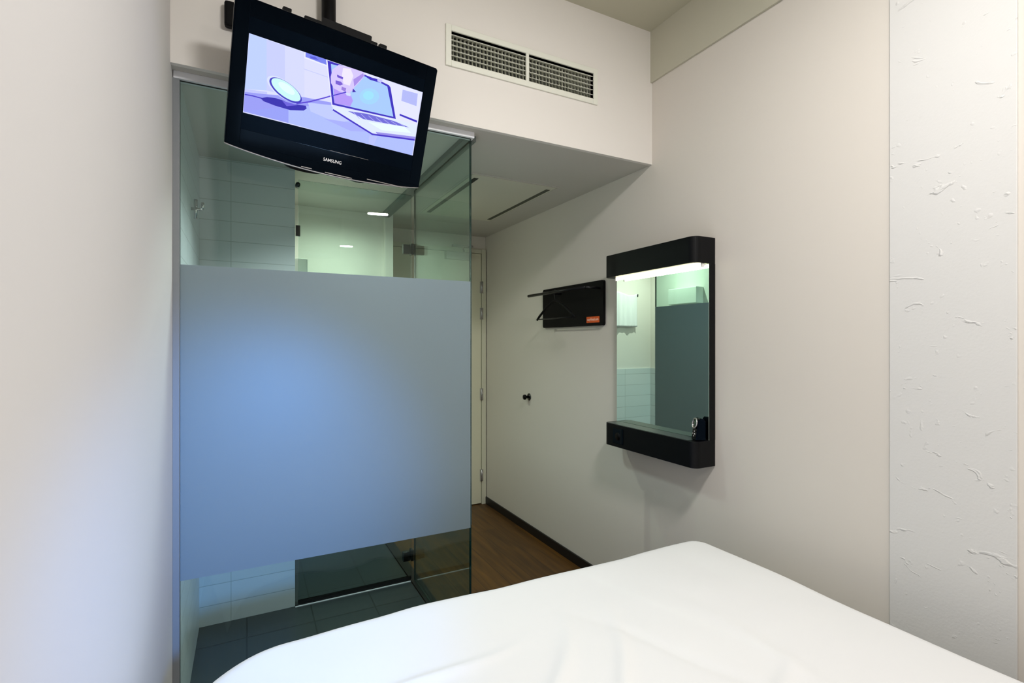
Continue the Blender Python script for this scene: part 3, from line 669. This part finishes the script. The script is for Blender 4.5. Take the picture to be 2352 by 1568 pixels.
for j in range(NY+1):
    row = []
    for i in range(NX+1):
        # denser grid near edges is not needed; uniform
        x = core[0]-ext + (core[1]-core[0]+2*ext)*i/NX; y = core[2]-ext + (core[3]-core[2]+2*ext)*j/NY
        s, gx, gy = sdf_round(x, y, *core)
        wz = wrinkle(x, y)
        if s <= 0: p = (x, y, BZ + wz)
        else:
            bx, by = x-gx*s, y-gy*s
            if s < re_*math.pi/2: h_, v_ = re_*math.sin(s/re_), re_*(1-math.cos(s/re_))
            else: h_, v_ = re_, re_ + (s-re_*math.pi/2)
            wob = .012*noise.noise(Vector((bx*3.2, by*3.2, 1.3))) + max(0, v_-.05)*.10*math.sin((bx-by)*17+noise.noise(Vector((bx*4, by*4, 0)))*3)
            h_ += wob; p = (bx+gx*h_, by+gy*h_, BZ + wz*max(0, 1-v_*5) - v_)
        row.append(db.verts.new(p))
    grid.append(row)
for j in range(NY):
    for i in range(NX):
        f = db.faces.new((grid[j][i], grid[j][i+1], grid[j+1][i+1], grid[j+1][i])); f.smooth = True
me = bpy.data.meshes.new('duvet'); db.to_mesh(me); db.free(); me.materials.append(M['sheet'])
o = bpy.data.objects.new('duvet', me); C.objects.link(o); o.parent = t
sd = o.modifiers.new('thick', 'SOLIDIFY'); sd.thickness = .006; sd.offset = -1
base(t, ((BX0+BX1)/2, (BY0+BY1)/2, 0))

# ------------------------------------------------------------------ camera
cam = bpy.data.cameras.new('camera'); co = bpy.data.objects.new('camera', cam); C.objects.link(co)
cam.sensor_width = 36; cam.lens = 1165/2352*36; cam.clip_start = .02
co.location = (0, 0, 1.4); co.rotation_euler = (R(90), 0, R(-27.6))
bpy.context.scene.camera = co

# ------------------------------------------------------------------ lights
def area(name, loc, target, sx, sy, power, col=(1, 1, 1), spread=180):
    l = bpy.data.lights.new(name, 'AREA'); l.shape = 'RECTANGLE'; l.size = sx; l.size_y = sy; l.energy = power; l.color = col; l.spread = R(spread)
    o = bpy.data.objects.new(name, l); C.objects.link(o); o.location = loc
    o.rotation_euler = (Vector(target)-Vector(loc)).to_track_quat('-Z', 'Y').to_euler(); return o
def spot(name, loc, target, power, ang, blend, col, rad=.04):
    l = bpy.data.lights.new(name, 'SPOT'); l.energy = power; l.spot_size = R(ang); l.spot_blend = blend; l.color = col; l.shadow_soft_size = rad
    o = bpy.data.objects.new(name, l); C.objects.link(o); o.location = loc
    o.rotation_euler = (Vector(target)-Vector(loc)).to_track_quat('-Z', 'Y').to_euler(); return o
area('ceiling_light', (.86, .30, 2.965), (.86, 1.30, 0), .34, .34, 42, (1, .975, .945), 158)
area('strip_lamp', (1.04, -.5, 2.54), (.90, .55, .6), .17, .022, 4.5, (1, .955, .90))
area('rear_fill', (.95, -1.0, 1.45), (.9, 2, 1.25), .9, .4, 1.6, (1, .97, .95))  # added soft fill from behind the camera, not a lamp of the room
spot('blue_spot', (.28, -.55, 1.30), (0, 2.03, .80), 240, 37, 1.0, (.11, .38, 1.0), .07)  # unseen blue source, placed from where its light cuts off on glass and tiles
spot('bathroom_light', (.55, 3.18, 2.29), (.52, 3.2, 0), 29, 165, 1.0, (.88, 1, .82), 0)
area('shower_light', (.40, 2.28, 2.295), (.40, 2.2801, 0), .22, .22, 9, (.9, .98, .98), 118)

w = bpy.data.worlds.new('world'); bpy.context.scene.world = w; w.use_nodes = True
w.node_tree.nodes['Background'].inputs[0].default_value = (.6, .62, .6, 1); w.node_tree.nodes['Background'].inputs[1].default_value = .05
sc = bpy.context.scene
sc.view_settings.view_transform = 'Standard'; sc.view_settings.look = 'None'; sc.view_settings.gamma = 1; sc.view_settings.use_curve_mapping = False
sc.view_settings.exposure = 0.13
sc.cycles.max_bounces = 16; sc.cycles.transparent_max_bounces = 24; sc.cycles.diffuse_bounces = 8; sc.cycles.glossy_bounces = 8
sc.cycles.use_denoising = True
sc.cycles.sample_clamp_indirect = 6
